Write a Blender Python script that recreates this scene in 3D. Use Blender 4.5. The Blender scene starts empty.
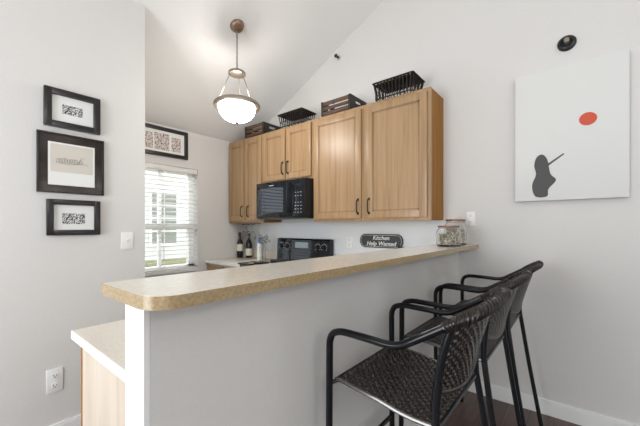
import bpy, bmesh, math, random
from mathutils import Vector, Matrix
random.seed(7)
C = bpy.context.scene.collection
PI = math.pi
# ------------------------------------------------------------ camera, world, lights
YAW = math.atan2(260, 317)
cd = bpy.data.cameras.new('camera'); cam = bpy.data.objects.new('camera', cd); C.objects.link(cam)
cam.location = (0, 0, 1.25); cam.rotation_euler = (PI/2, 0, YAW)
cd.sensor_width = 36; cd.lens = 317/640*36; cd.shift_y = (227-213)/640; cd.clip_start = .02
bpy.context.scene.camera = cam
w = bpy.data.worlds.new('world'); bpy.context.scene.world = w; w.use_nodes = True
wb = w.node_tree.nodes['Background']; wb.inputs[0].default_value = (.88, .94, 1, 1); wb.inputs[1].default_value = 1.9
vs = bpy.context.scene.view_settings
vs.view_transform = 'Standard'; vs.look = 'None'; vs.gamma = 1; vs.use_curve_mapping = False; vs.exposure = 0.2

def area(name, loc, rot, sx, sy, power, col):
    l = bpy.data.lights.new(name, 'AREA'); l.shape = 'RECTANGLE'; l.size = sx; l.size_y = sy; l.energy = power; l.color = col
    o = bpy.data.objects.new(name, l); o.location = loc; o.rotation_euler = rot; C.objects.link(o); return o
# daylight through the openings of the room: two windows behind the camera, side window at right, kitchen window; plus one added ceiling fill
area('daylight_front_window', (-1.25, -1.72, 1.30), (PI/2, 0, 0), 1.3, 1.8, 42, (.95, .975, 1))
area('daylight_front_window', (1.5, -1.72, 1.45), (PI/2+.05, 0, 0), 1.9, 1.9, 12, (.97, .985, 1))
area('added_ceiling_fill', (3.1, -.35, 2.55), (PI/2+.85, 0, PI/2), 1.9, .8, 36, (1, .98, .95))  # added light tilted upward to brighten the sloped ceiling, no known window there
area('daylight_side_window', (3.12, 2.02, 1.30), (PI/2, 0, PI/2), .65, 1.1, 5, (.97, .98, 1))
area('skylight_outside_kitchen_window', (-4.7, 1.5, 3.0), (0, -.95, 0), 1.2, 2.4, 130, (.95, .98, 1))

# ------------------------------------------------------------ materials
def mat(name, col, rough=.5, metal=0, spec=.5, **k):
    m = bpy.data.materials.new(name); m.use_nodes = True
    b = m.node_tree.nodes['Principled BSDF']
    b.inputs['Base Color'].default_value = (*col, 1); b.inputs['Roughness'].default_value = rough
    b.inputs['Metallic'].default_value = metal; b.inputs['Specular IOR Level'].default_value = spec
    if 'emit' in k:
        b.inputs['Emission Color'].default_value = (*k['emit'], 1); b.inputs['Emission Strength'].default_value = k['es']
    if 'trans' in k: b.inputs['Transmission Weight'].default_value = k['trans']; b.inputs['IOR'].default_value = k.get('ior', 1.45)
    return m
def N(m, t, **k):
    n = m.node_tree.nodes.new(t)
    for a, v in k.items():
        if a in n.inputs: n.inputs[a].default_value = v
        else: setattr(n, a, v)
    return n
def L(m, a, b): m.node_tree.links.new(a, b)
def ramp(m, stops):
    r = N(m, 'ShaderNodeValToRGB'); e = r.color_ramp.elements
    while len(e) < len(stops): e.new(.5)
    for q, (p, c) in zip(e, stops): q.position = p; q.color = (*c, 1)
    return r
def noise_mat(name, stops, scale=(1, 1, 1), ns=5, detail=6, rough=.5, bump=0, spec=.5, dist=0, metal=0, rot=(0,0,0)):
    m = mat(name, stops[0][1], rough, metal, spec)
    tc = N(m, 'ShaderNodeTexCoord'); mp = N(m, 'ShaderNodeMapping'); mp.inputs['Scale'].default_value = scale; mp.inputs['Rotation'].default_value = rot
    n = N(m, 'ShaderNodeTexNoise'); n.inputs['Scale'].default_value = ns; n.inputs['Detail'].default_value = detail; n.inputs['Distortion'].default_value = dist
    r = ramp(m, stops); b = m.node_tree.nodes['Principled BSDF']
    L(m, tc.outputs['Object'], mp.inputs[0]); L(m, mp.outputs[0], n.inputs['Vector']); L(m, n.outputs['Fac'], r.inputs[0]); L(m, r.outputs[0], b.inputs['Base Color'])
    if bump:
        bp = N(m, 'ShaderNodeBump'); bp.inputs['Strength'].default_value = bump; bp.inputs['Distance'].default_value = .002
        L(m, n.outputs['Fac'], bp.inputs['Height']); L(m, bp.outputs[0], b.inputs['Normal'])
    return m
def wood(name, c0, c1, c2, rough=.4, axis='z', fine=38, spec=.5):
    sc = {'z': (fine, fine, 1.6), 'x': (1.6, fine, fine), 'y': (fine, 1.6, fine)}[axis]
    return noise_mat(name, [(.25, c0), (.5, c1), (.78, c2)], sc, 1.0, 5, rough, .12, spec, .6)
M_wall = noise_mat('wall_paint', [(.3, (.68, .665, .645)), (.7, (.70, .685, .665))], (1, 1, 1), 90, 3, .75, .05, .3)
M_ceil = noise_mat('ceiling_paint', [(.3, (.83, .825, .81)), (.7, (.85, .845, .83))], (1, 1, 1), 120, 3, .8, .1, .2)
M_splash = mat('backsplash_paint', (.74, .77, .79), .5)
M_trim = mat('white_trim', (.86, .86, .85), .4)
M_maple = wood('maple', (.29, .175, .085), (.38, .24, .125), (.43, .285, .16), .33)
M_maple_h = wood('maple_rail', (.29, .175, .085), (.38, .24, .125), (.43, .285, .16), .33, 'x')
M_groove = wood('maple_groove', (.24, .14, .07), (.29, .18, .095), (.33, .21, .115), .45)
M_oak = wood('golden_oak', (.22, .092, .020), (.31, .14, .032), (.37, .18, .046), .6, 'z', 30, .15)
M_base = wood('pale_oak', (.54, .44, .34), (.62, .53, .43), (.70, .62, .53), .45, 'z', 14)
M_lam = noise_mat('laminate_top', [(.3, (.72, .66, .57)), (.55, (.79, .73, .64)), (.75, (.83, .78, .70))], (1, 1, 1), 90, 8, .17, 0, .5)
M_edge = noise_mat('laminate_edge', [(.3, (.29, .20, .10)), (.5, (.37, .27, .145)), (.7, (.44, .335, .195))], (1, 1, 1), 150, 8, .25, 0, .5)
M_bronze = mat('dark_bronze', (.035, .028, .022), .4, .6)
M_black = mat('black_gloss', (.008, .010, .014), .04, 0, .4)
M_blackm = mat('black_satin', (.014, .015, .017), .3, 0, .35)
M_glassd = mat('dark_window_glass', (.010, .016, .028), .02, 0, .6)
M_grey = mat('grey_marking', (.5, .5, .5), .5)
M_mark = mat('white_marking', (.85, .85, .85), .5)
M_disp = mat('pale_display', (.22, .27, .30), .3, emit=(.5, .65, .7), es=.08)
M_nickel = mat('brushed_nickel', (.36, .31, .26), .35, .9)
M_copper = mat('bronze_canopy', (.30, .20, .14), .4, .7)
M_lampglass = mat('frosted_lamp_glass', (.95, .92, .85), .5, emit=(1, .96, .91), es=27)
M_frame = mat('black_frame', (.012, .011, .010), .28)
M_frame2 = noise_mat('dark_brown_mat', [(.35, (.022, .014, .011)), (.55, (.05, .036, .031)), (.7, (.11, .09, .08))], (1, 2, 3), 2.2, 2, .18)
M_matb = mat('white_mat_board', (.78, .78, .76), .5)
M_cream = mat('cream_paper', (.62, .58, .52), .6)
M_ink = mat('ink', (.09, .07, .06), .6)
M_canvas = mat('canvas', (.70, .70, .685), .55)
M_dgrey = mat('charcoal_paint', (.07, .07, .068), .6)
M_red = mat('red_orange_paint', (.62, .085, .04), .5)
M_tube = mat('black_tube', (.009, .010, .013), .22, .2, .45)
M_wick = noise_mat('dark_wicker', [(.3, (.008, .006, .005)), (.55, (.018, .014, .012)), (.78, (.05, .042, .036))], (60, 60, 60), 1, 3, .28, .1, .45)
M_tube_glint = mat('tube_highlight', (.16, .155, .15), .22, .6)  # highlight of the black gloss seat edge tube, put into a grey colour
M_wick2 = mat('wicker_highlight', (.036, .030, .026), .22, 0, .5)  # glints on the weave, painted as a lighter colour on the cross strips
M_crate = wood('crate_brown', (.05, .025, .015), (.10, .052, .03), (.18, .10, .06), .5, 'x', 40)
M_crated = mat('crate_dark', (.022, .014, .010), .5)
M_liner = noise_mat('woven_liner', [(.35, (.03, .018, .011)), (.55, (.07, .045, .03)), (.7, (.15, .11, .085))], (1, 1, 1), 60, 4, .7)
M_wire = mat('dark_wire', (.014, .011, .009), .4, .3)
M_plast = mat('white_plastic', (.84, .84, .83), .3)
M_slot = mat('slot_dark', (.05, .05, .05), .6)
M_blind = mat('blind_slat', (.88, .88, .86), .45)
_tr = N(M_blind, 'ShaderNodeBsdfTranslucent'); _tr.inputs[0].default_value = (.9, .9, .87, 1); _mx = N(M_blind, 'ShaderNodeMixShader'); _mx.inputs[0].default_value = .12
L(M_blind, M_blind.node_tree.nodes['Principled BSDF'].outputs[0], _mx.inputs[1]); L(M_blind, _tr.outputs[0], _mx.inputs[2]); L(M_blind, _mx.outputs[0], M_blind.node_tree.nodes['Material Output'].inputs[0])
M_slate = mat('chalkboard', (.045, .052, .056), .6)
M_chalk = mat('chalk', (.85, .85, .83), .8)
M_wine = mat('wine_bottle_glass', (.012, .010, .008), .08)
M_label = mat('bottle_label', (.72, .68, .58), .6)
M_foil = mat('bottle_foil', (.03, .012, .015), .35)
M_glass = mat('clear_glass', (1, 1, 1), .02, 0, .5, trans=1.0, ior=1.3)
M_lid = mat('jar_lid_copper', (.22, .09, .05), .35, .6)
M_shell = noise_mat('shells', [(.3, (.25, .2, .12)), (.5, (.5, .45, .33)), (.7, (.72, .68, .58))], (1, 1, 1), 70, 3, .5)
M_leaf = mat('dried_stem', (.24, .26, .22), .7)
M_blue = mat('blue_plastic', (.08, .16, .55), .4)
M_floor = mat('dark_floor', (.05, .03, .025), .28)
def floor_nodes():
    m = M_floor; tc = N(m, 'ShaderNodeTexCoord'); mp = N(m, 'ShaderNodeMapping'); mp.inputs['Rotation'].default_value = (0, 0, PI/2)
    br = N(m, 'ShaderNodeTexBrick'); br.inputs['Scale'].default_value = 1; br.inputs['Brick Width'].default_value = 1.1; br.inputs['Row Height'].default_value = .13
    br.inputs['Mortar Size'].default_value = .0018; br.inputs['Color1'].default_value = (.06, .036, .028, 1); br.inputs['Color2'].default_value = (.10, .062, .05, 1)
    br.inputs['Mortar'].default_value = (.012, .008, .007, 1)
    n = N(m, 'ShaderNodeTexNoise'); n.inputs['Scale'].default_value = 1; mp2 = N(m, 'ShaderNodeMapping'); mp2.inputs['Scale'].default_value = (40, 2.5, 1)
    mx = N(m, 'ShaderNodeMix'); mx.data_type = 'RGBA'; mx.blend_type = 'OVERLAY'; mx.inputs[0].default_value = .5
    L(m, tc.outputs['Object'], mp.inputs[0]); L(m, mp.outputs[0], br.inputs['Vector']); L(m, tc.outputs['Object'], mp2.inputs[0]); L(m, mp2.outputs[0], n.inputs['Vector'])
    L(m, br.outputs['Color'], mx.inputs[6]); L(m, n.outputs['Fac'], mx.inputs[7]); L(m, mx.outputs[2], m.node_tree.nodes['Principled BSDF'].inputs['Base Color'])
floor_nodes()
def print_mat(name, cols, scale=70):
    return noise_mat(name, cols, (1, 1, 1), scale, 4, .6)
M_bw = print_mat('black_white_print', [(.44, (.03, .03, .03)), (.5, (.25, .25, .25)), (.56, (.7, .7, .68))], 170)
M_colp = print_mat('coloured_print', [(.36, (.05, .06, .06)), (.46, (.45, .38, .36)), (.54, (.62, .50, .47)), (.64, (.72, .70, .62))], 75)
M_grass = noise_mat('lawn', [(.3, (.30, .30, .16)), (.7, (.42, .40, .24))], (1, 1, 1), 8, 4, .9)
M_siding = mat('pale_siding', (.75, .75, .72), .7)
M_nwin = mat('neighbour_glass', (.26, .28, .24), .4)

# ------------------------------------------------------------ mesh helpers
def box(bm, x0, x1, y0, y1, z0, z1, bev=0):
    t = bmesh.new(); bmesh.ops.create_cube(t, size=1)
    bmesh.ops.scale(t, vec=(abs(x1-x0), abs(y1-y0), abs(z1-z0)), verts=t.verts)
    bmesh.ops.translate(t, vec=((x0+x1)/2, (y0+y1)/2, (z0+z1)/2), verts=t.verts)
    if bev: bmesh.ops.bevel(t, geom=t.edges[:], offset=bev, segments=2, affect='EDGES', profile=.6)
    join(bm, t)
    return bm
def join(bm, t):
    mm = bpy.data.meshes.new('t'); t.to_mesh(mm); t.free(); bm.from_mesh(mm); bpy.data.meshes.remove(mm)
def B(*a, **k): return box(bmesh.new(), *a, **k)
def prism(bm, pts, axis, a, b):
    """extrude polygon pts (2-D) along axis from a to b"""
    def p3(p, q):
        return {'x': (q, p[0], p[1]), 'y': (p[0], q, p[1]), 'z': (p[0], p[1], q)}[axis]
    v0 = [bm.verts.new(p3(p, a)) for p in pts]; v1 = [bm.verts.new(p3(p, b)) for p in pts]; n = len(pts)
    fs = [bm.faces.new(v0), bm.faces.new(v1[::-1])]
    for i in range(n): fs.append(bm.faces.new((v0[i], v1[i], v1[(i+1) % n], v0[(i+1) % n])))
    bmesh.ops.recalc_face_normals(bm, faces=fs); return bm
def smooth_path(pts, k=6, closed=False):
    P = [Vector(p) for p in pts]; n = len(P); out = []
    rng = n if closed else n-1
    for i in range(rng):
        p0 = P[(i-1) % n] if (closed or i > 0) else P[0]; p1 = P[i]; p2 = P[(i+1) % n]
        p3 = P[(i+2) % n] if (closed or i+2 < n) else P[-1]
        for j in range(k):
            t = j/k
            out.append(.5*((2*p1)+(p2-p0)*t+(2*p0-5*p1+4*p2-p3)*t*t+(3*p1-p0-3*p2+p3)*t**3))
    if not closed: out.append(P[-1])
    return out
def tube(bm, pts, r, seg=8, closed=False, cap=True):
    P = [Vector(p) for p in pts]; n = len(P); rings = []
    rr = r if callable(r) else (lambda i: r)
    up = None
    for i in range(n):
        a = P[(i-1) % n] if (closed or i > 0) else P[i]; b = P[(i+1) % n] if (closed or i < n-1) else P[i]
        t = (b-a).normalized()
        if up is None:
            up = Vector((0, 0, 1)) if abs(t.z) < .9 else Vector((1, 0, 0))
        s = t.cross(up).normalized(); up = s.cross(t).normalized()
        rings.append([bm.verts.new(P[i]+rr(i)*(math.cos(2*PI*k/seg)*s+math.sin(2*PI*k/seg)*up)) for k in range(seg)])
    fs = []
    for i in range(n if closed else n-1):
        A, D = rings[i], rings[(i+1) % n]
        for k in range(seg): fs.append(bm.faces.new((A[k], A[(k+1) % seg], D[(k+1) % seg], D[k])))
    if cap and not closed: fs += [bm.faces.new(rings[0][::-1]), bm.faces.new(rings[-1])]
    bmesh.ops.recalc_face_normals(bm, faces=fs)
    for f in fs: f.smooth = True
    return bm
def T(pts, r, **k): return tube(bmesh.new(), pts, r, **k)
def lathe(bm, prof, c=(0, 0, 0), seg=32):
    rings = []
    for r, z in prof:
        rings.append([bm.verts.new((c[0]+max(r, 1e-4)*math.cos(2*PI*k/seg), c[1]+max(r, 1e-4)*math.sin(2*PI*k/seg), c[2]+z)) for k in range(seg)])
    fs = []
    for A, D in zip(rings, rings[1:]):
        for k in range(seg): fs.append(bm.faces.new((A[k], A[(k+1) % seg], D[(k+1) % seg], D[k])))
    fs += [bm.faces.new(rings[0][::-1]), bm.faces.new(rings[-1])]
    bmesh.ops.recalc_face_normals(bm, faces=fs)
    for f in fs: f.smooth = True
    return bm
def LA(prof, c=(0, 0, 0), seg=32): return lathe(bmesh.new(), prof, c, seg)
def wpos(o):
    v = Vector((0, 0, 0))
    while o: v += o.location; o = o.parent
    return v
def obj(name, bm, m, parent=None, local=False, label=None):
    me = bpy.data.meshes.new(name)
    if parent and not local: bmesh.ops.translate(bm, vec=-wpos(parent), verts=bm.verts)
    bm.to_mesh(me); bm.free()
    for x in (m if isinstance(m, (list, tuple)) else [m]): me.materials.append(x)
    o = bpy.data.objects.new(name, me); C.objects.link(o)
    if parent: o.parent = parent
    if label: o['label'] = label
    # sharp edges stay crisp
    try: me.set_sharp_from_angle(angle=math.radians(40))
    except Exception: pass
    return o
def tag(o, label, cat, group=None, kind=None):
    o['label'] = label; o['category'] = cat
    if group: o['group'] = group
    if kind: o['kind'] = kind
    return o
def thing(name, label, cat, loc=(0, 0, 0), group=None):
    o = bpy.data.objects.new(name, None); C.objects.link(o); o.location = loc; o.empty_display_size = .1
    return tag(o, label, cat, group)
def single(name, bm, m, loc, label, cat, group=None, kind=None):
    bmesh.ops.translate(bm, vec=-Vector(loc), verts=bm.verts)
    o = obj(name, bm, m); o.location = loc
    return tag(o, label, cat, group, kind)
def struct(name, bm, m, parent=None):
    o = obj(name, bm, m, parent); o['kind'] = 'structure'; return o
def copy_tree(o, parent=None):
    c = o.copy(); C.objects.link(c)
    if parent: c.parent = parent
    for ch in [q for q in bpy.data.objects if q.parent == o]: copy_tree(ch, c)
    return c

# ------------------------------------------------------------ room shell
XW, XL, XR, YF = -3.36, -2.38, 3.2, -1.8
def cz(x): return 2.32+.505*(x-XW) if x < .9 else 2.32+.505*(.9-XW)-.505*(x-.9)
struct('floor', B(XW-.15, XR+.15, YF-.12, 2.75, -.1, 0), M_floor)
bm = bmesh.new(); x0 = XW-.15; x1 = XR+.12
prism(bm, [(x0, cz(x0)), (.9, cz(.9)), (x1, cz(x1)), (x1, cz(x1)+.12), (.9, cz(.9)+.12), (x0, cz(x0)+.12)], 'y', YF-.12, 2.75)
struct('ceiling', bm, M_ceil)
def gable(a, b, y0, y1, z0=0):
    pts = [(a, z0), (b, z0), (b, cz(b)-.001)] + ([(.9, cz(.9)-.001)] if a < .9 < b else []) + [(a, cz(a)-.001)]
    return prism(bmesh.new(), pts, 'y', y0, y1)
struct('wall_back', gable(XW-.15, XR+.12, 2.6, 2.75), M_wall)
# window wall of the kitchen with its opening
WY0, WY1, WZ0, WZ1 = .98, 1.905, .78, 1.90
bm = bmesh.new()
box(bm, XW-.15, XW, .83, WY0, 0, 2.31); box(bm, XW-.15, XW, WY1, 2.6, 0, 2.31)
box(bm, XW-.15, XW, WY0, WY1, 0, WZ0); box(bm, XW-.15, XW, WY0, WY1, WZ1, 2.31)
struct('wall_window', bm, M_wall)
# picture wall on the left and its return to the window wall
bm = bmesh.new()
bm = prism(bm, [(XL-.12, 0), (XL, 0), (XL, cz(XL)-.001), (XL-.12, cz(XL-.12)-.001)], 'y', YF, .949)
bm = prism(bm, [(XW, 0), (XL-.12, 0), (XL-.12, cz(XL-.12)-.001), (XW, cz(XW)-.001)], 'y', .83, .949)
struct('wall_left', bm, M_wall)
# wall behind the camera with two window openings
bm = bmesh.new(); y0, y1 = YF-.12, YF
box(bm, XL, -2.0, y0, y1, 0, 2.8); box(bm, -2.0, -.5, y0, y1, 0, .35); box(bm, -2.0, -.5, y0, y1, 2.2, 2.8)
box(bm, -.5, .55, y0, y1, 0, 2.8); box(bm, .55, 2.45, y0, y1, 0, .65); box(bm, .55, 2.45, y0, y1, 2.55, 2.8); box(bm, 2.45, XR, y0, y1, 0, 2.8)
prism(bm, [(XL, 2.8), (XR, 2.8), (XR, cz(XR)), (.9, cz(.9)), (XL, cz(XL))], 'y', y0, y1)
struct('wall_front', bm, M_wall)
bm = bmesh.new()
box(bm, XR, XR+.12, YF, 1.7, 0, 2.1); box(bm, XR, XR+.12, 2.35, 2.6, 0, 2.1); box(bm, XR, XR+.12, 1.7, 2.35, 0, .75); box(bm, XR, XR+.12, 1.7, 2.35, 1.85, 2.1); box(bm, XR, XR+.12, 1.75, 2.6, 2.1, 3.3); box(bm, XR, XR+.12, YF, -1.35, 2.1, 3.3); box(bm, XR, XR+.12, -1.35, .65, 3.0, 3.3); box(bm, XR, XR+.12, .65, 1.75, 2.1, 3.3)
struct('wall_right', bm, M_wall)
# backsplash strip of wall, painted paler, between counter and wall cabinets
struct('trim_1', B(-3.36, -.85, 2.596, 2.6, .97, 1.30), M_splash)
# half wall carrying the bar
struct('wall_bar', B(-.83, -.73, .30, 2.6, 0, 1.094), M_wall)
struct('trim_2', B(-.832, -.728, .288, .30, 0, 1.094), M_trim)
def baseb(name, a, b, c, d):
    bm = B(a, b, c, d, 0, .085); box(bm, min(a, b)+(.002 if b-a < .1 else 0), max(a, b)-(.002 if b-a < .1 else 0), c+(.002 if d-c < .1 else 0), d-(.0 if d-c < .1 else 0), .085, .098)
    struct(name, bm, M_trim)
baseb('baseboard_back', -.715, XR, 2.585, 2.6)
baseb('baseboard_bar', -.73, -.715, .30, 2.6)
baseb('baseboard_left', XL, XL+.015, YF, .949)

# kitchen window: frame, sash, glass
win = bpy.data.objects.new('window_1', None); C.objects.link(win); win.location = (XW-.1, (WY0+WY1)/2, WZ0); win['kind'] = 'structure'
bm = bmesh.new(); xa, xb = XW-.13, XW-.08
box(bm, xa, xb, WY0, WY0+.045, WZ0, WZ1); box(bm, xa, xb, WY1-.07, WY1, WZ0, WZ1)
box(bm, xa, xb, WY0, WY1, WZ0, WZ0+.05); box(bm, xa, xb, WY0, WY1, WZ1-.05, WZ1)
struct('window_frame', bm, M_trim, win)
struct('meeting_rail', B(xa+.002, xb+.012, WY0+.04, WY1-.06, 1.225, 1.29), M_trim, win)
bm = bmesh.new(); box(bm, xa+.01, xb-.005, 1.508, 1.540, WZ0+.04, 1.23); box(bm, xa+.01, xb-.005, 1.508, 1.540, 1.28, WZ1-.04)
struct('muntin', bm, M_trim, win)
struct('window_sill', B(XW-.15, XW+.012, WY0, WY1, WZ0-.02, WZ0+.004), M_trim, win)
M_pane = bpy.data.materials.new('window_pane'); M_pane.use_nodes = True
nt = M_pane.node_tree; nt.nodes.clear(); o_ = nt.nodes.new('ShaderNodeOutputMaterial'); mx_ = nt.nodes.new('ShaderNodeMixShader'); t_ = nt.nodes.new('ShaderNodeBsdfTransparent'); g_ = nt.nodes.new('ShaderNodeBsdfGlossy')
g_.inputs['Roughness'].default_value = .02; mx_.inputs[0].default_value = .05
nt.links.new(t_.outputs[0], mx_.inputs[1]); nt.links.new(g_.outputs[0], mx_.inputs[2]); nt.links.new(mx_.outputs[0], o_.inputs[0])
struct('window_glass', B(xa+.02, xa+.024, WY0+.03, WY1-.05, WZ0+.03, WZ1-.03), M_pane, win)
# blind
bl = thing('window_blind', 'white horizontal slatted blind hanging in the kitchen window', 'blind', (XW-.03, (WY0+WY1)/2, WZ0+.01))
obj('headrail', B(XW-.055, XW-.004, WY0+.005, WY1-.005, WZ1-.055, WZ1-.002, bev=.002), M_blind, bl)
bm = bmesh.new(); z = WZ0+.035
while z < WZ1-.07:
    prism(bm, [(XW-.051, z-.004), (XW-.030, z+.0025), (XW-.008, z+.004), (XW-.008, z+.0064), (XW-.030, z+.0049), (XW-.051, z-.0016)], 'y', WY0+.008, WY1-.008) if False else None
    a = [(XW-.050, z-.003), (XW-.010, z+.003), (XW-.010, z+.0062), (XW-.050, z+.0002)]
    prism(bm, a, 'y', WY0+.008, WY1-.008)
    z += .046
obj('slats', bm, M_blind, bl)
obj('bottom_rail', B(XW-.05, XW-.01, WY0+.008, WY1-.008, WZ0+.006, WZ0+.024), M_blind, bl)
for yy in (1.12, 1.53, 1.78):
    obj('ladder_cord', B(XW-.008, XW-.006, yy-.004, yy+.004, WZ0+.02, WZ1-.05), M_blind, bl)
# outside: lawn and a neighbouring house
struct('lawn', B(-26, XW-.6, -12, 20, -.7, -.6), M_grass)
nh = thing('neighbour_house', 'pale house seen through the kitchen window blind', 'house', (-8.2, 3.2, -.6))
obj('house_wall', B(-8.6, -8, -2, 8.5, -.6, 4.5), M_siding, nh)
nf = obj('house_window', B(-8, -7.95, 3.27, 4.0, .78, 2.2), M_trim, nh)
bm = bmesh.new()
for i in range(2):
    for j in range(4): box(bm, -7.95, -7.94, 3.33+i*.31, 3.61+i*.31, .85+j*.32, 1.13+j*.32)
obj('pane', bm, M_nwin, nf)
obj('foundation', B(-8, -7.97, -2, 8.5, -.6, .44), M_grass, nh)

# ------------------------------------------------------------ wall cabinets
def door(parent, x0, x1, z0, z1, yf, hx, hz, stile=.055, label=None):
    """recessed panel cabinet door whose front is at y=yf (facing -y), 20 mm thick"""
    yb = yf+.02
    bm = bmesh.new()
    box(bm, x0, x0+stile, yf, yb, z0, z1, bev=.003); box(bm, x1-stile, x1, yf, yb, z0, z1, bev=.003)
    box(bm, x0+stile, x1-stile, yf, yb, z0, z0+stile, bev=.002); box(bm, x0+stile, x1-stile, yf, yb, z1-stile, z1, bev=.002)
    d = obj('door', bm, M_maple, parent)
    a, b, c, e = x0+stile-.001, x1-stile+.001, z0+stile-.001, z1-stile+.001
    g = .014
    bm = bmesh.new()       # sloping moulding round the panel
    for s in ((a, b, c, c+g, 'h'), (a, b, e-g, e, 'h'), (a, a+g, c, e, 'v'), (b-g, b, c, e, 'v')): box(bm, s[0], s[1], yf+.006, yb, s[2], s[3], bev=.0015)
    obj('moulding', bm, M_groove, d)
    obj('panel', B(a+g, b-g, yf+.009, yb-.003, c+g, e-g), M_maple, d)
    if hx:
        bm = T(smooth_path([(hx, yf, hz), (hx, yf-.022, hz+.012), (hx, yf-.026, hz+.06), (hx, yf-.022, hz+.108), (hx, yf, hz+.12)], 4), .0055)
        box(bm, hx-.008, hx+.008, yf-.003, yf, hz-.010, hz+.012); box(bm, hx-.008, hx+.008, yf-.003, yf, hz+.108, hz+.130)
        obj('handle', bm, M_bronze, d)
    return d
def cabinet(label, x0, x1, z0, z1, yf, y1, doors, side_m=M_oak):
    t = thing('wall_cabinet', label, 'cabinet', ((x0+x1)/2, (yf+y1)/2, z0), 'wall cabinets')
    obj('cabinet_body', B(x0+.001, x1-.001, yf+.019, y1, z0+.006, z1-.004), M_oak, t)
    fr = bmesh.new(); s = .035
    box(fr, x0, x0+s, yf, yf+.019, z0, z1); box(fr, x1-s, x1, yf, yf+.019, z0, z1)
    box(fr, x0+s, x1-s, yf, yf+.019, z0, z0+s); box(fr, x0+s, x1-s, yf, yf+.019, z1-s, z1)
    if len(doors) == 2:
        mid = (doors[0][1]+doors[1][0])/2; box(fr, mid-.035, mid+.035, yf, yf+.019, z0+s, z1-s)
    obj('face_frame', fr, M_maple, t)
    for d in doors: door(t, d[0], d[1], d[2], d[3], yf-.0205, d[4], d[5])
    return t
CF = 2.32
cabinet('narrow maple wall cabinet with two doors, in the corner by the window wall', -3.355, -2.712, 1.30, 2.285, CF, 2.595,
        [(-3.335, -3.045, 1.325, 2.262, -3.07, 1.37), (-3.025, -2.735, 1.325, 2.262, -2.955, 1.37)])
cabinet('short maple wall cabinet with two doors, directly above the black microwave', -2.710, -1.985, 1.722, 2.285, CF, 2.595,
        [(-2.69, -2.36, 1.745, 2.262, -2.385, 1.80), (-2.335, -2.005, 1.745, 2.262, -2.31, 1.80)])
cabinet('largest maple wall cabinet with two tall doors and a golden oak end', -1.983, -.848, 1.30, 2.285, CF, 2.6,
        [(-1.962, -1.44, 1.325, 2.255, -1.466, 1.365), (-1.385, -.872, 1.325, 2.255, -1.358, 1.365)])

# microwave
mw = thing('microwave', 'black over-the-range microwave under the short wall cabinet', 'microwave', (-2.315, 2.4, 1.335))
obj('microwave_body', B(-2.705, -1.992, 2.235, 2.594, 1.335, 1.718, bev=.004), M_blackm, mw)
d = obj('microwave_door', B(-2.703, -2.165, 2.212, 2.235, 1.352, 1.712, bev=.004), M_black, mw)
obj('door_window', B(-2.64, -2.29, 2.2105, 2.214, 1.40, 1.655), M_glassd, d)
obj('handle', T(smooth_path([(-2.195, 2.213, 1.385), (-2.20, 2.18, 1.42), (-2.20, 2.165, 1.53), (-2.20, 2.18, 1.65), (-2.195, 2.213, 1.69)], 5), .010), M_tube, d)
obj('badge', B(-2.50, -2.43, 2.2095, 2.2115, 1.672, 1.68), M_grey, d)
cp = obj('control_panel', B(-2.163, -1.994, 2.212, 2.235, 1.352, 1.712, bev=.004), M_black, mw)
bm = bmesh.new()
for i in range(3):
    for j in range(7):
        if j == 4: continue
        obj('key', B(-2.128+i*.036, -2.112+i*.036, 2.2105, 2.2125, 1.39+j*.032, 1.394+j*.032), M_grey, cp)
obj('display', B(-2.13, -2.04, 2.210, 2.2125, 1.64, 1.67), M_glassd, cp)
obj('vent_grille', B(-2.70, -1.996, 2.212, 2.24, 1.337, 1.350), M_blackm, mw)

# ------------------------------------------------------------ base cabinets, counters
CZ = .867
def base_cab(label, x0, x1, y0, y1, doors):
    t = thing('base_cabinet', label, 'cabinet', ((x0+x1)/2, (y0+y1)/2, 0), 'base cabinets')
    bm = B(x0, x1, y0, y1, .10, CZ-.034); box(bm, x0+.0, x1-.0, y0+.05, y1, 0, .10)
    obj('cabinet_body', bm, M_base, t)
    for a, b in doors: door(t, a, b, .14, CZ-.06, y0-.0205, b-.03, .62)
    return t
base_cab('base cabinet in the corner under the wine bottles', -3.355, -2.705, 2.03, 2.595, [(-3.33, -3.04), (-3.02, -2.73)])
base_cab('base cabinet between the black range and the half wall', -1.925, -.833, 2.03, 2.595, [(-1.90, -1.48)])
pc = thing('base_cabinet', 'pale oak end cabinet under the low counter beside the half wall', 'cabinet', (-1.15, 1.2, 0), 'base cabinets')
bm = B(-1.42, -.835, .362, 2.028, .0, CZ-.034)
obj('cabinet_body', bm, M_base, pc)
obj('end_panel', B(-1.425, -.834, .350, .362, 0, CZ-.034), M_base, pc)
obj('corner_strip', B(-1.436, -1.425, .348, .372, 0, CZ-.034), M_oak, pc, label='brown corner strip')
for i in range(3):
    a = .45+i*.5
    obj('door', B(-1.438, -1.42, a, a+.46, .12, CZ-.06, bev=.003), M_maple, pc)

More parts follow.
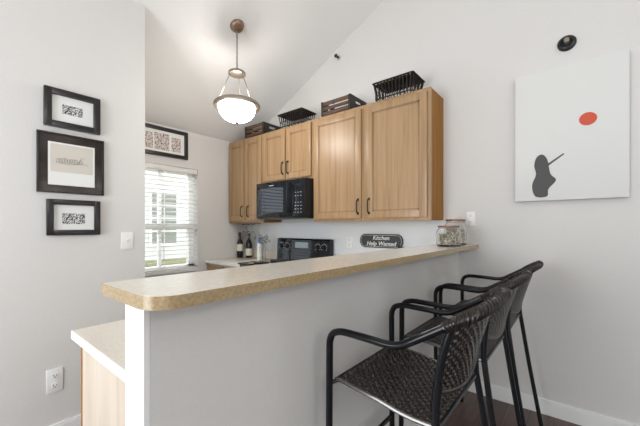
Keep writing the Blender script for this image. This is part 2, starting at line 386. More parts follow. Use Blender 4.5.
def slab(x0, x1, y0, y1, z0, z1): return B(x0, x1, y0, y1, z0, z1, bev=.003)
ct = thing('countertop', 'low laminate countertop running along the kitchen side of the half wall', 'countertop', (-1.15, .9, CZ-.032))
bm = prism(bmesh.new(), [(-1.455, .326), (-.834, .326), (-.834, 2.594), (-1.925, 2.594), (-1.925, 2.0), (-1.455, 2.0)], 'z', CZ-.03, CZ)
obj('worktop', bm, M_lam, ct)
bm = prism(bmesh.new(), [(-1.458, .323), (-.834, .323), (-.834, .326), (-1.455, .326), (-1.455, 1.997), (-1.925, 1.997), (-1.925, 2.0), (-1.458, 2.0)][:5]+[(-1.458, 1.997)], 'z', CZ-.031, CZ-.001)
obj('edge_band', bm, M_trim, ct, label='whitish laminate edge band')
struct('trim_3', B(-1.925, -.86, 2.575, 2.594, CZ, CZ+.10, bev=.003), M_lam)
ct2 = thing('countertop', 'small laminate countertop in the corner left of the black range', 'countertop', (-3.03, 2.3, CZ-.032))
obj('worktop', B(-3.357, -2.704, 2.0, 2.594, CZ-.03, CZ, bev=.003), M_lam, ct2)
obj('edge_band', B(-3.357, -2.704, 1.996, 2.0, CZ-.031, CZ-.002), M_trim, ct2)
struct('trim_4', B(-3.357, -2.704, 2.575, 2.594, CZ, CZ+.10, bev=.003), M_lam)
# refrigeratorless corner ends here; range
rg = thing('range', 'black freestanding electric range under the microwave', 'range', (-2.315, 2.3, 0))
obj('range_body', B(-2.698, -1.932, 1.99, 2.57, .02, CZ+.004, bev=.004), M_blackm, rg)
od = obj('oven_door', B(-2.69, -1.94, 1.955, 1.99, .25, .80, bev=.005), M_black, rg)
obj('door_window', B(-2.56, -2.07, 1.951, 1.957, .38, .66), M_glassd, od)
obj('handle', T([(-2.63, 1.957, .75), (-2.63, 1.915, .75), (-2.0, 1.915, .75), (-2.0, 1.957, .75)], .011), M_black, od)
obj('drawer', B(-2.69, -1.94, 1.96, 1.99, .04, .235, bev=.004), M_black, rg)
ck = obj('cooktop', B(-2.70, -1.93, 1.965, 2.50, CZ+.004, CZ+.016, bev=.003), M_black, rg)
for cx, cy, r in ((-2.51, 2.12, .075), (-2.12, 2.12, .10), (-2.51, 2.37, .10), (-2.12, 2.37, .075)):
    bm = bmesh.new()
    for k in range(4): tube(bm, [(cx+r*(1-.22*k)*math.cos(a*PI/12), cy+r*(1-.22*k)*math.sin(a*PI/12), CZ+.021) for a in range(24)], .005, seg=6, closed=True)
    obj('burner_coil', bm, M_blackm, ck)
bm = prism(bmesh.new(), [(2.50, CZ+.01), (2.57, CZ+.01), (2.57, 1.118), (2.535, 1.125), (2.515, 1.11)], 'x', -2.695, -1.935)
bg = obj('backguard', bm, M_black, rg)
for cx in (-2.62, -2.535, -2.09, -2.005):
    bm = bmesh.new(); lathe(bm, [(.027, 0), (.026, .012), (.018, .02), (.016, .03)], (0, 0, 0), 20)
    box(bm, -.004, .004, -.018, .018, .028, .034)
    bmesh.ops.rotate(bm, cent=(0, 0, 0), matrix=Matrix.Rotation(PI/2-.06, 3, 'X'), verts=bm.verts)
    bmesh.ops.translate(bm, vec=(cx, 2.512, 1.04), verts=bm.verts)
    kb = obj('knob', bm, M_blackm, bg)
    bm = bmesh.new()
    for k in range(9):
        a = -2.2+k*.55; bx, bz = cx+.036*math.sin(a), 1.04+.036*math.cos(a)
        box(bm, bx-.003, bx+.003, 2.5085+(bz-1.04)*.1, 2.513+(bz-1.04)*.1, bz-.003, bz+.003)
    obj('dial_marks', bm, M_mark, kb)
ds = obj('display', B(-2.41, -2.22, 2.508, 2.514, 1.025, 1.085), M_disp, bg)

# ------------------------------------------------------------ bar top
bar = thing('bar_counter', 'long beige laminate bar top with one rounded corner on the half wall', 'countertop', (-.72, 1.4, 1.094))
r = .062; pts = [(-.852, .247)]
for k in range(13):
    a = -PI/2+k*PI/24; pts.append((-.59-r+r*math.cos(a), .247+r+r*math.sin(a)))
pts += [(-.59, 2.598), (-.852, 2.598)]
obj('worktop', prism(bmesh.new(), pts, 'z', 1.0945, 1.121), M_lam, bar)
n = len(pts); bm = bmesh.new(); ctr = Vector((-.72, 1.4))
eb = []
for i, p in enumerate(pts):
    eb.append(p)
outer = [(-.852-.0015, .247-.0015)]+[(-.59-r+(r+.0015)*math.cos(-PI/2+k*PI/24), .247+r+(r+.0015)*math.sin(-PI/2+k*PI/24)) for k in range(13)]+[(-.5885, 2.598)]
prism(bm, outer+pts[:-1][::-1], 'z', 1.0945, 1.1205)
obj('edge_band', bm, M_edge, bar, label='speckled brown laminate edge')

# ------------------------------------------------------------ pictures on the left wall (facing +x)
def rectframe(bm, x0, x1, y0, y1, z0, z1, wd, bev=.004):
    box(bm, x0, x1, y0, y0+wd, z0, z1, bev=bev); box(bm, x0, x1, y1-wd, y1, z0, z1, bev=bev)
    box(bm, x0, x1, y0+wd-.004, y1-wd+.004, z0, z0+wd, bev=bev); box(bm, x0, x1, y0+wd-.004, y1-wd+.004, z1-wd, z1, bev=bev)
    return bm
def picture(label, X, y0, y1, z0, z1, wd, inner, prints, group):
    t = thing('framed_picture', label, 'picture', (X+.01, (y0+y1)/2, z0), group)
    obj('frame', rectframe(bmesh.new(), X+.001, X+.028, y0, y1, z0, z1, wd), M_frame, t)
    obj('mat_board', B(X+.002, X+.012, y0+wd-.002, y1-wd+.002, z0+wd-.002, z1-wd+.002), inner, t)
    for a, b, c, e, m in prints: obj('print', B(X+.012, X+.0135, a, b, c, e), m, t)
    return t
G = 'framed pictures on the left wall'
picture('black framed picture with small dark print, topmost of three on left wall', XL, .398, .673, 1.835, 2.060, .036, M_matb, [(.484, .582, 1.921, 1.976, M_bw)], G)
picture('black framed picture with small dark print, lowest of three on left wall', XL, .410, .673, 1.201, 1.413, .032, M_matb, [(.482, .594, 1.268, 1.332, M_bw)], G)
big = thing('framed_picture', 'large framed line sketch in wide dark brown mat on left wall', 'picture', (XL+.01, .53, 1.45), G)
obj('frame', rectframe(bmesh.new(), XL+.001, XL+.022, .368, .694, 1.450, 1.800, .009, .002), M_frame, big)
obj('mat_board', B(XL+.002, XL+.010, .374, .688, 1.456, 1.794), M_frame2, big, label='glossy dark brown mat')
pp = obj('print', B(XL+.010, XL+.0125, .418, .645, 1.497, 1.747), M_matb, big)
obj('paper', B(XL+.0125, XL+.0132, .428, .635, 1.575, 1.737), M_cream, pp)
bm = bmesh.new(); rnd = random.Random(3)
def sk(pl): tube(bm, [(XL+.0136, a, b) for a, b in smooth_path([(p[0], p[1], 0) for p in pl], 4) and [(v.x, v.y) for v in smooth_path([(p[0], p[1], 0) for p in pl], 4)]], .0007, seg=4)
for k in range(10):
    y = .462+k*.012; sk([(y-.008, 1.630+rnd.uniform(-.006, .006)), (y, 1.652+rnd.uniform(-.01, .01)), (y+.012, 1.640+rnd.uniform(-.008, .008)), (y+.006, 1.628)])
sk([(.455, 1.632), (.48, 1.626), (.53, 1.624), (.58, 1.634), (.61, 1.628)])
sk([(.57, 1.655), (.575, 1.668), (.585, 1.672), (.592, 1.666)])
obj('sketch_lines', bm, M_ink, pp)
# kitchen picture over the window
t = picture('wide dark framed picture with three small prints above the kitchen window', XW, .92, 1.777, 1.987, 2.285, .038, M_matb,
        [(1.01, 1.17, 2.05, 2.21, M_colp), (1.225, 1.41, 2.05, 2.21, M_colp), (1.425, 1.575, 2.05, 2.22, M_colp), (1.60, 1.70, 2.05, 2.20, M_colp)], None)

# canvas art: plain generic marks in the same colours and places
cv = thing('canvas_print', 'large white canvas with dark grey shape and red disc on back wall', 'picture', (-.062, 2.58, 1.425))
obj('canvas', B(-.347, .222, 2.56, 2.599, 1.425, 2.281, bev=.002), M_canvas, cv)
def disc(c, rx, rz, y=2.5585, n=28, ang=0, d=.002):
    pts = [(c[0]+rx*math.cos(2*PI*k/n)*math.cos(ang)-rz*math.sin(2*PI*k/n)*math.sin(ang), c[1]+rx*math.cos(2*PI*k/n)*math.sin(ang)+rz*math.sin(2*PI*k/n)*math.cos(ang)) for k in range(n)]
    return prism(bmesh.new(), pts, 'y', y, y+d)
pts = [(-.232, 1.455), (-.168, 1.452), (-.160, 1.50), (-.120, 1.555), (-.150, 1.60), (-.165, 1.69), (-.192, 1.73), (-.225, 1.715), (-.238, 1.66), (-.228, 1.60), (-.250, 1.53)]
sp = [(v.x, v.y) for v in smooth_path([(a, b, 0) for a, b in pts], 4, closed=True)]
obj('painted_shape', prism(bmesh.new(), sp, 'y', 2.5585, 2.5605), M_dgrey, cv, label='dark grey painted shape')
obj('painted_stroke', prism(bmesh.new(), [(-.165, 1.665), (-.160, 1.652), (-.078, 1.716), (-.082, 1.724)], 'y', 2.5585, 2.5605), M_dgrey, cv)
obj('painted_disc', disc((.038, 1.918), .043, .040), M_red, cv, label='red orange painted disc')

# sprinklers
s1 = thing('fire_sprinkler', 'round black sprinkler plate high on back wall above the canvas', 'sprinkler', (-.066, 2.6, 2.438))
def facey(bm, c):
    bmesh.ops.rotate(bm, cent=(0, 0, 0), matrix=Matrix.Rotation(PI/2, 3, 'X'), verts=bm.verts); bmesh.ops.translate(bm, vec=c, verts=bm.verts); return bm
obj('cover_plate', facey(LA([(.050, 0), (.050, .006), (.044, .014), (.030, .018), (.022, .010)]), (-.066, 2.6, 2.438)), M_blackm, s1)
obj('nozzle', facey(LA([(.012, 0), (.012, .03), (.007, .034), (.006, .045), (.014, .046), (.014, .049)], seg=16), (-.066, 2.592, 2.438)), M_nickel, s1)
s2 = thing('fire_sprinkler', 'tiny dark sprinkler head high on the wall above the wall cabinets', 'sprinkler', (-1.884, 2.6, 2.959))
obj('cover_plate', facey(LA([(.024, 0), (.024, .005), (.016, .012)], seg=20), (-1.884, 2.6, 2.959)), M_grey, s2)
obj('nozzle', facey(LA([(.012, 0), (.012, .03), (.008, .034), (.007, .045), (.018, .046), (.018, .050)], seg=16), (-1.884, 2.592, 2.959)), M_blackm, s2)

# outlets, switches
def plate_x(name, label, cat, X, y0, y1, z0, z1, kind):
    t = thing(name, label, cat, (X, (y0+y1)/2, (z0+z1)/2))
    p = obj('cover_plate', B(X, X+.006, y0, y1, z0, z1, bev=.002), M_plast, t); yc, zc = (y0+y1)/2, (z0+z1)/2; h = (z1-z0)
    if kind == 'switch': obj('toggle', prism(bmesh.new(), [(X+.005, zc-.012), (X+.016, zc+.006), (X+.016, zc+.012), (X+.005, zc+.012)], 'y', yc-.005, yc+.005), M_plast, t)
    else:
        for s in (-1, 1):
            q = obj('socket', B(X+.005, X+.0085, yc-.017, yc+.017, zc+s*h*.21-.015, zc+s*h*.21+.015, bev=.002), M_plast, t)
            bm = bmesh.new(); a = zc+s*h*.21
            box(bm, X+.008, X+.0092, yc-.009, yc-.006, a-.002, a+.008); box(bm, X+.008, X+.0092, yc+.006, yc+.009, a-.002, a+.008); box(bm, X+.008, X+.0092, yc-.003, yc+.003, a-.011, a-.005)
            obj('slots', bm, M_slot, q)
    return t
def plate_y(name, label, cat, Y, x0, x1, z0, z1, kind):
    t = thing(name, label, cat, ((x0+x1)/2, Y, (z0+z1)/2)); xc, zc = (x0+x1)/2, (z0+z1)/2
    obj('cover_plate', B(x0, x1, Y-.006, Y, z0, z1, bev=.002), M_plast, t)
    for s in (-1, 1):
        a = zc+s*.024
        q = obj('socket', B(xc-.014, xc+.014, Y-.0085, Y-.005, a-.014, a+.014, bev=.002), M_plast, t)
        bm = bmesh.new(); box(bm, xc-.007, xc-.005, Y-.0092, Y-.008, a-.002, a+.007); box(bm, xc+.005, xc+.007, Y-.0092, Y-.008, a-.002, a+.007); box(bm, xc-.002, xc+.002, Y-.0092, Y-.008, a-.01, a-.005)
        obj('slots', bm, M_slot, q)
    return t
plate_x('light_switch', 'white light switch on left wall near the kitchen corner', 'switch', XL, .797, .871, 1.10, 1.214, 'switch')
plate_x('wall_outlet', 'white outlet low on the left wall beside the pale oak cabinet', 'outlet', XL, .413, .488, .284, .420, 'out')
plate_y('wall_outlet', 'white outlet on back wall just right of the glass jars', 'outlet', 2.6, -.674, -.614, 1.262, 1.366, 'out')
plate_y('wall_outlet', 'white outlet on backsplash left of the chalkboard sign', 'outlet', 2.596, -1.785, -1.715, 1.045, 1.155, 'out')

# chalkboard sign
sg = thing('chalkboard_sign', 'black chalkboard sign with white handwriting on backsplash over the bar', 'sign', (-1.40, 2.58, 1.055))
def plaque(x0, x1, z0, z1, c, y0, y1, n=5):
    pts = []
    for (cx, cz_, a0) in ((x1-c, z0+c*.0, -PI/2), (x1, z1-c, 0), (x0+c, z1, PI/2), (x0, z0+c, PI)): pass
    pts = [(x0+c, z0), (x1-c, z0), (x1-c*.35, z0+c*.35), (x1, z0+c), (x1, z1-c), (x1-c*.35, z1-c*.35), (x1-c, z1), (x0+c, z1), (x0+c*.35, z1-c*.35), (x0, z1-c), (x0, z0+c), (x0+c*.35, z0+c*.35)]
    return prism(bmesh.new(), pts, 'y', y0, y1)
SX0, SX1, SZ0, SZ1 = -1.622, -1.188, 1.060, 1.186
obj('board', plaque(SX0, SX1, SZ0, SZ1, .045, 2.578, 2.592), M_slate, sg)
bm = bmesh.new(); i0 = .012; c = .04
lp = [(SX0+c, SZ0+i0), (SX1-c, SZ0+i0), (SX1-i0-.008, SZ0+c-.01), (SX1-i0, SZ0+c+.01), (SX1-i0, SZ1-c-.01), (SX1-i0-.008, SZ1-c+.01), (SX1-c, SZ1-i0), (SX0+c, SZ1-i0), (SX0+i0+.008, SZ1-c+.01), (SX0+i0, SZ1-c-.01), (SX0+i0, SZ0+c+.01), (SX0+i0+.008, SZ0+c-.01)]
tube(bm, [(a, 2.5775, b) for a, b in lp], .0013, seg=5, closed=True)
obj('border_line', bm, M_chalk, sg)
def text(body, size, x, y, z, m, parent, shear=.25):
    cu = bpy.data.curves.new('txt', 'FONT'); cu.body = body; cu.size = size; cu.shear = shear; cu.align_x = 'CENTER'; cu.extrude = .0005; cu.offset = size*.012
    tmp = bpy.data.objects.new('tmp', cu); C.objects.link(tmp)
    dg = bpy.context.evaluated_depsgraph_get(); me = bpy.data.meshes.new_from_object(tmp.evaluated_get(dg)); bpy.data.objects.remove(tmp)
    bm = bmesh.new(); bm.from_mesh(me); bmesh.ops.rotate(bm, cent=(0, 0, 0), matrix=Matrix.Rotation(PI/2, 3, 'X'), verts=bm.verts)
    bmesh.ops.translate(bm, vec=(x, y, z), verts=bm.verts)
    return obj('lettering', bm, m, parent)
text('Kitchen', .054, -1.40, 2.5772, 1.133, M_chalk, sg); text('Help Wanted', .054, -1.40, 2.5772, 1.081, M_chalk, sg)
obj('foot', prism(bmesh.new(), [(-1.25, 1.052), (-1.15, 1.052), (-1.205, 1.09)], 'y', 2.56, 2.577), M_blackm, sg, label='black wedge foot')
obj('hanger_back', B(-1.45, -1.35, 2.590, 2.596, 1.10, 1.16), M_crated, sg)

# ------------------------------------------------------------ crates and wire baskets on top of the cabinets
TOP = 2.285
def crate(label, x0, x1, y0, y1, h=.128):
    t = thing('wooden_crate', label, 'crate', ((x0+x1)/2, (y0+y1)/2, TOP), 'wooden crates on the wall cabinets')
    z0 = TOP
    for y in (y0, y1-.009):
        for k in range(3): obj('slat', B(x0+.012, x1-.012, y, y+.009, z0+.006+k*.042, z0+.036+k*.042+(.006 if k == 2 else 0), bev=.001), M_crate, t)
    for s, x in ((0, x0), (1, x1-.014)):
        bm = bmesh.new(); yc = (y0+y1)/2
        box(bm, x, x+.014, y0, y1, z0, z0+.070); box(bm, x, x+.014, y0, y1, z0+.100, z0+h)
        box(bm, x, x+.014, y0, yc-.05, z0+.07, z0+.10); box(bm, x, x+.014, yc+.05, y1, z0+.07, z0+.10)
        obj('end_board', bm, M_crated, t)
    for x in (x0, x1-.022): obj('corner_strip', B(x, x+.022, y0-.003, y0, z0, z0+h), M_crated, t)
    obj('bottom', B(x0+.01, x1-.01, y0+.009, y1-.009, z0+.001, z0+.009), M_crate, t)
    return t
crate('dark wooden slatted crate on top of the corner wall cabinet', -3.02, -2.695, 2.305, 2.575)
c2 = crate('brown slatted crate on top of the tall cabinet, left of its wire basket', -1.875, -1.548, 2.305, 2.575, .130)
obj('emblem', facey(LA([(.020, 0), (.020, .002)], seg=18), (-1.73, 2.305, 2.385)), M_slate, c2, label='small dark emblem')
def basket(label, x0, x1, y0, y1):
    t = thing('wire_basket', label, 'basket', ((x0+x1)/2, (y0+y1)/2, TOP), 'wire baskets on the wall cabinets')
    zt, zb, z0 = 2.418, 2.375, TOP+.006
    ins = .016; a0, a1, b0, b1 = x0+ins, x1-ins, y0+ins, y1-ins
    def rr(x0, x1, y0, y1, z, c=.015): return [(x0+c, y0, z), (x1-c, y0, z), (x1, y0+c, z), (x1, y1-c, z), (x1-c, y1, z), (x0+c, y1, z), (x0, y1-c, z), (x0, y0+c, z)]
    bm = tube(bmesh.new(), rr(x0, x1, y0, y1, zt), .0045, seg=6, closed=True); obj('rim', bm, M_wire, t)
    # lattice tray: crossing strips over the whole rim rectangle, sagging to zb in the middle
    bm = bmesh.new(); nx, ny = 12, 8
    def S(u, v):
        e = min(u, 1-u)*nx/2; g = min(v, 1-v)*ny/2; k = min(1, min(e, g)); return (x0+(x1-x0)*u, y0+(y1-y0)*v, zt-(zt-zb)*.35*k)
    for i in range(-ny, nx+1):
        for sgn in (1, -1):
            p = []
            for j in range(ny+1):
                ii = i+j if sgn > 0 else i+ny-j
                if 0 <= ii <= nx: p.append(S(ii/nx, j/ny))
            if len(p) > 1: tube(bm, p, .0055, seg=5)
    for j in range(1, ny): tube(bm, [S(i/nx, j/ny) for i in range(nx+1)], .005, seg=5)
    obj('lattice', bm, M_wire, t)
    obj('liner', B(x0+.012, x1-.012, y0+.012, y1-.012, zt-.012, zt-.009), M_liner, t)
    # upright wires down to the base ring
    bm = bmesh.new()
    def side(p, q, n):
        for k in range(n):
            u = (k+.5)/n; x = p[0]+(q[0]-p[0])*u; y = p[1]+(q[1]-p[1])*u
            cx, cy = (x0+x1)/2, (y0+y1)/2
            xt = cx+(x-cx)*(x1-x0)/(a1-a0)*.98; yt = cy+(y-cy)*(y1-y0)/(b1-b0)*.98
            tube(bm, [(x, y, z0), (x, y, z0+.05), (xt, yt, zt-.004)], .0042, seg=5)
    side((a0, b0), (a1, b0), 11); side((a0, b1), (a1, b1), 11); side((a0, b0), (a0, b1), 7); side((a1, b0), (a1, b1), 7)
    obj('upright_wires', bm, M_wire, t)
    bm = tube(bmesh.new(), rr(a0, a1, b0, b1, z0-.001, .02), .005, seg=6, closed=True); tube(bm, rr(a0, a1, b0, b1, z0+.05, .02), .0035, seg=6, closed=True)
    for k in range(7):
        x = a0+(a1-a0)*(k+.5)/7; tube(bm, [(x, b0, z0), (x, b1, z0)], .003, seg=5)
    obj('base_ring', bm, M_wire, t)
    return t
basket('dark wire basket on top of the short cabinet above the microwave', -2.455, -2.105, 2.285, 2.51)
basket('dark wire basket on top of the tall cabinet, at its right end', -1.315, -.965, 2.275, 2.51)

# ------------------------------------------------------------ pendant lamp
PX, PY = -2.188, 1.588; PZ = cz(PX)
pd = thing('pendant_lamp', 'bowl pendant lamp with frosted glass hanging from the sloped kitchen ceiling', 'lamp', (PX, PY, PZ))
bm = LA([(.058, 0), (.058, .006), (.050, .022), (.030, .034), (.008, .037)], seg=28)
bmesh.ops.rotate(bm, cent=(0, 0, 0), matrix=Matrix.Rotation(PI, 3, 'X') @ Matrix.Rotation(math.atan(.505), 3, 'Y'), verts=bm.verts)
bmesh.ops.translate(bm, vec=(PX, PY, PZ-.001), verts=bm.verts)
obj('canopy', bm, M_copper, pd)
bm = bmesh.new(); z = PZ-.035; k = 0
while z > 2.545:
    p = [(PX+(.007*math.cos(a*PI/5) if k % 2 else 0), PY+(0 if k % 2 else .007*math.cos(a*PI/5)), z-.014+.015*math.sin(a*PI/5)) for a in range(10)]
    tube(bm, p, .0022, seg=5, closed=True); z -= .022; k += 1
obj('chain', bm, M_nickel, pd)
obj('cord', T([(PX, PY, PZ-.03), (PX+.002, PY, 2.7), (PX, PY, 2.52)], .002, seg=5), M_nickel, pd)
obj('hub', LA([(.008, .045), (.012, .03), (.028, .022), (.062, .016), (.070, .008), (.070, -.008), (.060, -.012), (.0, -.012)], (PX, PY, 2.515)), M_nickel, pd)
for k in range(3):
    a = YAW+PI/2+k*2*PI/3
    dx, dy = math.cos(a), math.sin(a)
    obj('rod', T([(PX+.055*dx, PY+.055*dy, 2.508), (PX+.150*dx, PY+.150*dy, 2.278)], .0042, seg=8), M_nickel, pd)
obj('band', LA([(.150, .034), (.156, .036), (.164, .034), (.176, .026), (.187, .012), (.189, 0), (.184, -.012), (.166, -.016), (.150, -.014), (.146, .030)], (PX, PY, 2.245), 48), M_nickel, pd)
bw = obj('glass_bowl', LA([(.150, -.008), (.148, -.024), (.138, -.056), (.114, -.088), (.078, -.110), (.04, -.120), (0, -.122)], (PX, PY, 2.240), 48), M_lampglass, pd)
ll = bpy.data.lights.new('pendant_bulb', 'POINT'); ll.energy = 5; ll.color = (1, .97, .93); ll.shadow_soft_size = .05
lo = bpy.data.objects.new('pendant_bulb', ll); lo.location = (PX, PY, 2.33); C.objects.link(lo)
obj('finial', LA([(.016, 0), (.014, -.008), (.006, -.016), (0, -.018)], (PX, PY, 2.116), 16), M_nickel, pd)

# ------------------------------------------------------------ things on the counters
def bottle(label, x, y, h, rad, m_label, lz):
    t = thing('wine_bottle', label, 'bottle', (x, y, CZ), 'wine bottles in the counter corner')
    obj('bottle_glass', LA([(rad*.9, 0), (rad, .006), (rad, h*.56), (rad*.85, h*.64), (.016, h*.76), (.0145, h*.9), (.0165, h*.93), (.0165, h*.97), (.013, h)], (x, y, CZ), 24), M_wine, t)
    obj('paper_label', LA([(rad+.0008, lz), (rad+.0008, lz+.085)], (x, y, CZ), 24), M_label, t)
    obj('foil', LA([(.0172, h*.80), (.0160, h*.9), (.0180, h*.93), (.0180, h*.975), (.013, h+.001)], (x, y, CZ), 20), M_foil, t)
bottle('dark wine bottle with pale label, left of the two by the window wall', -3.30, 2.44, .315, .038, M_label, .085)
bottle('dark wine bottle with low white label, right of the two', -3.20, 2.50, .305, .040, M_label, .03)
# stemware rack
rk = thing('stemware_rack', 'small metal rack under the corner wall cabinet for stemmed glasses', 'rack', (-3.15, 2.44, 1.30))
bm = bmesh.new()
for k in range(4): tube(bm, [(-3.285+k*.09, 2.36, 1.292), (-3.285+k*.09, 2.54, 1.292)], .003, seg=5)
tube(bm, [(-3.285, 2.54, 1.294), (-3.015, 2.54, 1.294)], .003, seg=5); tube(bm, [(-3.285, 2.36, 1.294), (-3.015, 2.36, 1.294)], .003, seg=5)
obj('rack_wires', bm, M_nickel, rk)
for (x, lb) in ((-3.24, 'clear stemmed glass hanging upside down, nearest the window wall'), (-3.15, 'clear stemmed glass hanging upside down, middle of three'), (-3.06, 'clear stemmed glass hanging upside down, furthest from the window wall')):
    bm = LA([(.034, 0), (.030, -.004), (.005, -.012), (.004, -.085), (.016, -.098), (.034, -.125), (.038, -.155), (.034, -.185), (.033, -.185), (.036, -.155), (.032, -.127), (.012, -.101), (.001, -.099)], (x, 2.45, 1.287), 20)
    single('wine_glass', bm, M_glass, (x, 2.45, 1.287), lb, 'glass', 'stemmed glasses hanging under the corner cabinet')
# vase with dried stems
vx, vy = -2.745, 2.36
vs_ = thing('glass_vase', 'clear glass vase of dried grey stems beside the range', 'vase', (vx-.03, vy, CZ))
obj('vase_glass', LA([(.028, 0), (.032, .004), (.030, .08), (.036, .16), (.033, .16), (.027, .08), (.028, .01), (0, .008)], (vx-.03, vy, CZ), 24), M_glass, vs_)
bm = bmesh.new(); rnd = random.Random(5)
for k in range(14):
    a = rnd.uniform(0, 2*PI); rr_ = rnd.uniform(.03, .13); h = rnd.uniform(.19, .285)
    e = (vx-.03+rr_*math.cos(a), vy+rr_*.6*math.sin(a), CZ+h)
    tube(bm, smooth_path([(vx-.03+.008*math.cos(a), vy+.008*math.sin(a), CZ+.012), (vx-.03+.2*rr_*math.cos(a), vy+.1*rr_*math.sin(a), CZ+.15), e], 4), .0016, seg=4)
    for j in range(5):
        t = bmesh.new(); bmesh.ops.create_icosphere(t, subdivisions=1, radius=.009)
        bmesh.ops.scale(t, vec=(1.4, .6, .8), verts=t.verts); bmesh.ops.rotate(t, cent=(0, 0, 0), matrix=Matrix.Rotation(rnd.uniform(0, 6), 3, 'Z') @ Matrix.Rotation(rnd.uniform(-1, 1), 3, 'X'), verts=t.verts)
        bmesh.ops.translate(t, vec=(e[0]+rnd.uniform(-.02, .02), e[1]+rnd.uniform(-.012, .012), e[2]+rnd.uniform(-.025, .01)), verts=t.verts); join(bm, t)
obj('dried_stems', bm, M_leaf, vs_)
ut = thing('white_canister', 'tall narrow white canister beside the glass vase near the range', 'canister', (-2.90, 2.42, CZ))
obj('canister_body', LA([(.026, 0), (.028, .003), (.028, .19), (.024, .195)], (-2.90, 2.42, CZ), 24), M_plast, ut)
obj('blue_cap', LA([(.016, .195), (.016, .25), (.012, .255)], (-2.90, 2.42, CZ), 16), M_blue, ut, label='blue cap')

# jars on the bar
def jar(label, x, y, rad, h, fill):
    z = 1.121
    t = thing('glass_jar', label, 'jar', (x, y, z), 'glass jars on the bar')
    obj('jar_glass', LA([(rad*.9, 0), (rad, .008), (rad, h*.72), (rad*.82, h*.86), (rad*.80, h*.93), (rad*.775, h*.93), (rad*.79, h*.86), (rad*.965, h*.71), (rad*.965, .012), (rad*.85, .008), (0, .008)], (x, y, z), 36), M_glass, t)
    ld = obj('lid', LA([(rad*.86, h*.93), (rad*.90, h*.935), (rad*.90, h*.985), (rad*.86, h)], (x, y, z), 36), M_lid, t, label='copper coloured lid')
    bm = tube(bmesh.new(), [(x+rad*.84*math.cos(a*PI/16), y+rad*.84*math.sin(a*PI/16), z+h*.89) for a in range(32)], .0022, seg=5, closed=True)
    obj('clasp_wire', bm, M_nickel, t)
    bm = bmesh.new(); rnd = random.Random(int(rad*1e4+h*1e3))
    n = 150
    for k in range(n):
        s = bmesh.new(); bmesh.ops.create_icosphere(s, subdivisions=1, radius=rnd.uniform(.009, .014))
        bmesh.ops.scale(s, vec=(1, rnd.uniform(.5, .9), rnd.uniform(.5, 1.2)), verts=s.verts)
        bmesh.ops.rotate(s, cent=(0, 0, 0), matrix=Matrix.Rotation(rnd.uniform(0, 6), 3, 'Z') @ Matrix.Rotation(rnd.uniform(0, 3), 3, 'X'), verts=s.verts)
        q = rad*.78*math.sqrt(rnd.random()); a = rnd.uniform(0, 2*PI)
        bmesh.ops.translate(s, vec=(x+q*math.cos(a), y+q*math.sin(a), z+.022+rnd.random()*h*fill), verts=s.verts); join(bm, s)
    single('shells', bm, M_shell, (x, y, z+.012), 'pale brown pieces filling the '+('squat front' if h < .17 else 'taller rear')+' glass jar', 'filling', None, 'stuff')
jar('squat clear glass jar with copper lid, nearer of the two on the bar', -.685, 2.20, .077, .138, .40)
jar('taller clear glass jar with copper lid, behind the squat jar at the wall', -.715, 2.455, .077, .185, .45)
# ------------------------------------------------------------ bar stools
def weave(bm, S, nu, nv, wd=.8, amp=.0016, th=.0014):
    """basket weave of real strips over the surface S(u, v) -> (point, normal)"""
    def strip(fn, n, across):
        prev = None; fs = []
        for k in range(n*2+1):
            p, nn, side = fn(k/(n*2.0), k)
            q = [bm.verts.new(p-side+nn*th), bm.verts.new(p+side+nn*th), bm.verts.new(p+side-nn*th), bm.verts.new(p-side-nn*th)]
            if prev:
                for a in range(4): fs.append(bm.faces.new((prev[a], prev[(a+1) % 4], q[(a+1) % 4], q[a])))
            prev = q
        for f in fs: f.smooth = False; f.material_index = across
    e = 1e-3
    for i in range(nu):
        u = (i+.5)/nu
        def fn(t, k, u=u, i=i):
            p, nn = S(u, t); p2, _ = S(min(1, u+e), t); p1, _ = S(max(0, u-e), t)
            side = (p2-p1).normalized()*((S(1, t)[0]-S(0, t)[0]).length/nu*wd*.5)
            ph = 0 if k % 2 == 0 else (1 if ((k//2)+i) % 2 else -1)
            return p+nn*amp*ph, nn, side
        strip(fn, nv, 0)
    for j in range(nv):
        v = (j+.5)/nv
        def fn(t, k, v=v, j=j):
            p, nn = S(t, v); p2, _ = S(t, min(1, v+e)); p1, _ = S(t, max(0, v-e))
            side = (p2-p1).normalized()*((S(t, 1)[0]-S(t, 0)[0]).length/nv*wd*.5)
            ph = 0 if k % 2 == 0 else (-1 if ((k//2)+j) % 2 else 1)
            return p+nn*amp*ph, nn, side
        strip(fn, nu, 1)
    return bm
def surf(P):
    e = 1e-3
    def S(u, v):
        p = P(u, v); a = P(min(1, u+e), v)-P(max(0, u-e), v); b = P(u, min(1, v+e))-P(u, max(0, v-e))
        return p, a.cross(b).normalized()
    return S
HW = .228; R = .0118
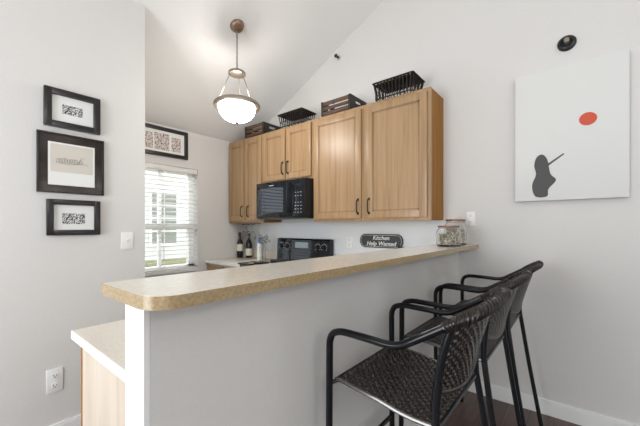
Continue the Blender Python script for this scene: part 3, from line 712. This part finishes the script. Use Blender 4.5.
# local frame: origin on the floor at the front uprights' line; +x away from the bar; y along the bar
XB = .35         # seat rear
def make_stool(label, loc):
    t = thing('bar_stool', label, 'stool', loc, 'bar stools')
    def P(n, bm, m, par=t, lb=None): return obj(n, bm, [m, M_wick2] if m is M_wick else m, par, True, lb)
    # front legs, each running up into an armrest
    for s in (-1, 1):
        y = s*HW
        P('leg', T([(-.005, y+s*.008, 0), (0, y+s*.004, .4), (0, y, .84)], R, seg=12), M_tube)
        P('armrest', T(smooth_path([(0, y, .838), (.002, y, .868), (.014, y, .892), (.040, y, .904), (.075, y, .907), (.16, y, .905), (.215, y, .903), (.255, y, .910), (.30, y, .935), (.38, y*.97, .985), (.405, y*.96, 1.0)], 4), R, seg=12), M_tube)
        # rear leg: foot splayed back, running up as the back post
        P('leg', T(smooth_path([(.465, s*(HW+.012), 0), (.405, s*(HW+.008), .35), (.365, s*(HW-.006), .62), (.352, s*(HW-.014), .72), (.354, s*(HW-.018), .80), (.368, s*(HW-.02), .90), (.395, s*(HW-.022), .995)], 5), R, seg=12), M_tube)
    # woven top rail
    path = smooth_path([(.378, -HW*.97, .983), (.41, -HW*.93, 1.003), (.445, -HW*.8, 1.022), (.464, -HW*.5, 1.033), (.472, 0, 1.036), (.464, HW*.5, 1.033), (.445, HW*.8, 1.022), (.41, HW*.93, 1.003), (.378, HW*.97, .983)], 9)
    nP = len(path)-1
    rad = lambda i: .0125+.0035*math.sin(PI*min(1, max(0, i/nP)))
    tr = P('top_rail', T(path, rad, seg=12), M_wick, lb='wicker wrapped top rail')
    bm = bmesh.new()
    for ph in (0, PI/2, PI, PI*1.5):
        hp = []
        for i in range(nP*2+1):
            a, b = divmod(i, 2); q = path[a].lerp(path[min(a+1, nP)], b/2)
            tt = (path[min(a+1, nP)]-path[max(a-1, 0)]).normalized(); s_ = tt.cross(Vector((0, 0, 1))).normalized(); u_ = s_.cross(tt)
            an = i*.42+ph; hp.append(q+(rad(a)+.0005)*(math.cos(an)*s_+math.sin(an)*u_))
        tube(bm, hp, .0026, seg=5)
    P('wrapping', bm, M_wick, tr)
    # seat: slightly sagging woven sling
    hw = HW-.022
    def seatP(u, v):
        x = .012+u*(XB-.012); y = -hw+v*2*hw
        z = .742-.040*u-.018*math.sin(PI*min(1, u))*1.0-.012*math.sin(PI*v)*math.sin(PI*u)+.012*math.exp(-((u-.45)/.25)**2)
        if u < .08: z -= (.08-u)*.14
        return Vector((x, y, z))
    st = P('seat', weave(bmesh.new(), surf(seatP), 24, 28, .86, .0024), M_wick, lb='dark woven wicker seat')
    bm = bmesh.new()
    for s in (0, 1): P('seat_edge_tube', T([seatP(k/16, s)-Vector((0, 0, .002)) for k in range(17)], .007, seg=8), M_tube_glint, lb='seat edge tube with its highlight painted grey')
    P('seat_rail', T([Vector((.012, y, .728)) for y in (-hw, 0, hw)], .009, seg=8), M_tube)
    P('seat_rail', T([Vector((XB, y, .695)) for y in (-hw, 0, hw)], .009, seg=8), M_tube)
    for s in (-1, 1):
        P('seat_bracket', T([(0, s*(HW+.001), .722), (.014, s*(hw), .728)], .007, seg=8), M_tube)
        P('seat_bracket', T([(.357, s*(HW-.012), .70), (XB, s*hw, .695)], .007, seg=8), M_tube)
    # woven back panel
    def backP(u, v):
        b = math.sin(PI*v); z = .80+u*.195-(1-u)*.035*b+u*.035*b
        x0 = .356+.030*u**1.3; x = x0+(.016+.050*u)*b**.8+.002
        return Vector((x, (-1+2*v)*(HW-.026), z))
    P('backrest', weave(bmesh.new(), surf(backP), 18, 26, .86, .0024), M_wick, lb='dark woven wicker back panel')
    bm = tube(bmesh.new(), [backP(0, k/16) for k in range(17)], .008, seg=8)
    P('lower_back_rail', bm, M_wick)
    for s in (0, 1): P('back_side_wrap', T([backP(k/8, s)+Vector((0, 0, 0)) for k in range(9)], .006, seg=6), M_wick)
    # stretchers
    P('footrest', T([(-.002, -HW-.004, .40), (-.002, HW+.004, .40)], .009, seg=10), M_tube)
    return t
s1 = make_stool('black wicker bar stool nearest the camera', (-.655, 1.078, 0))
s2 = copy_tree(s1); s2.location = (-.655, 1.64, 0); s2['label'] = 'black wicker bar stool in the middle of the row of three'
s3 = copy_tree(s1); s3.location = (-.65, 2.165, 0); s3['label'] = 'black wicker bar stool furthest back, next to the white wall'
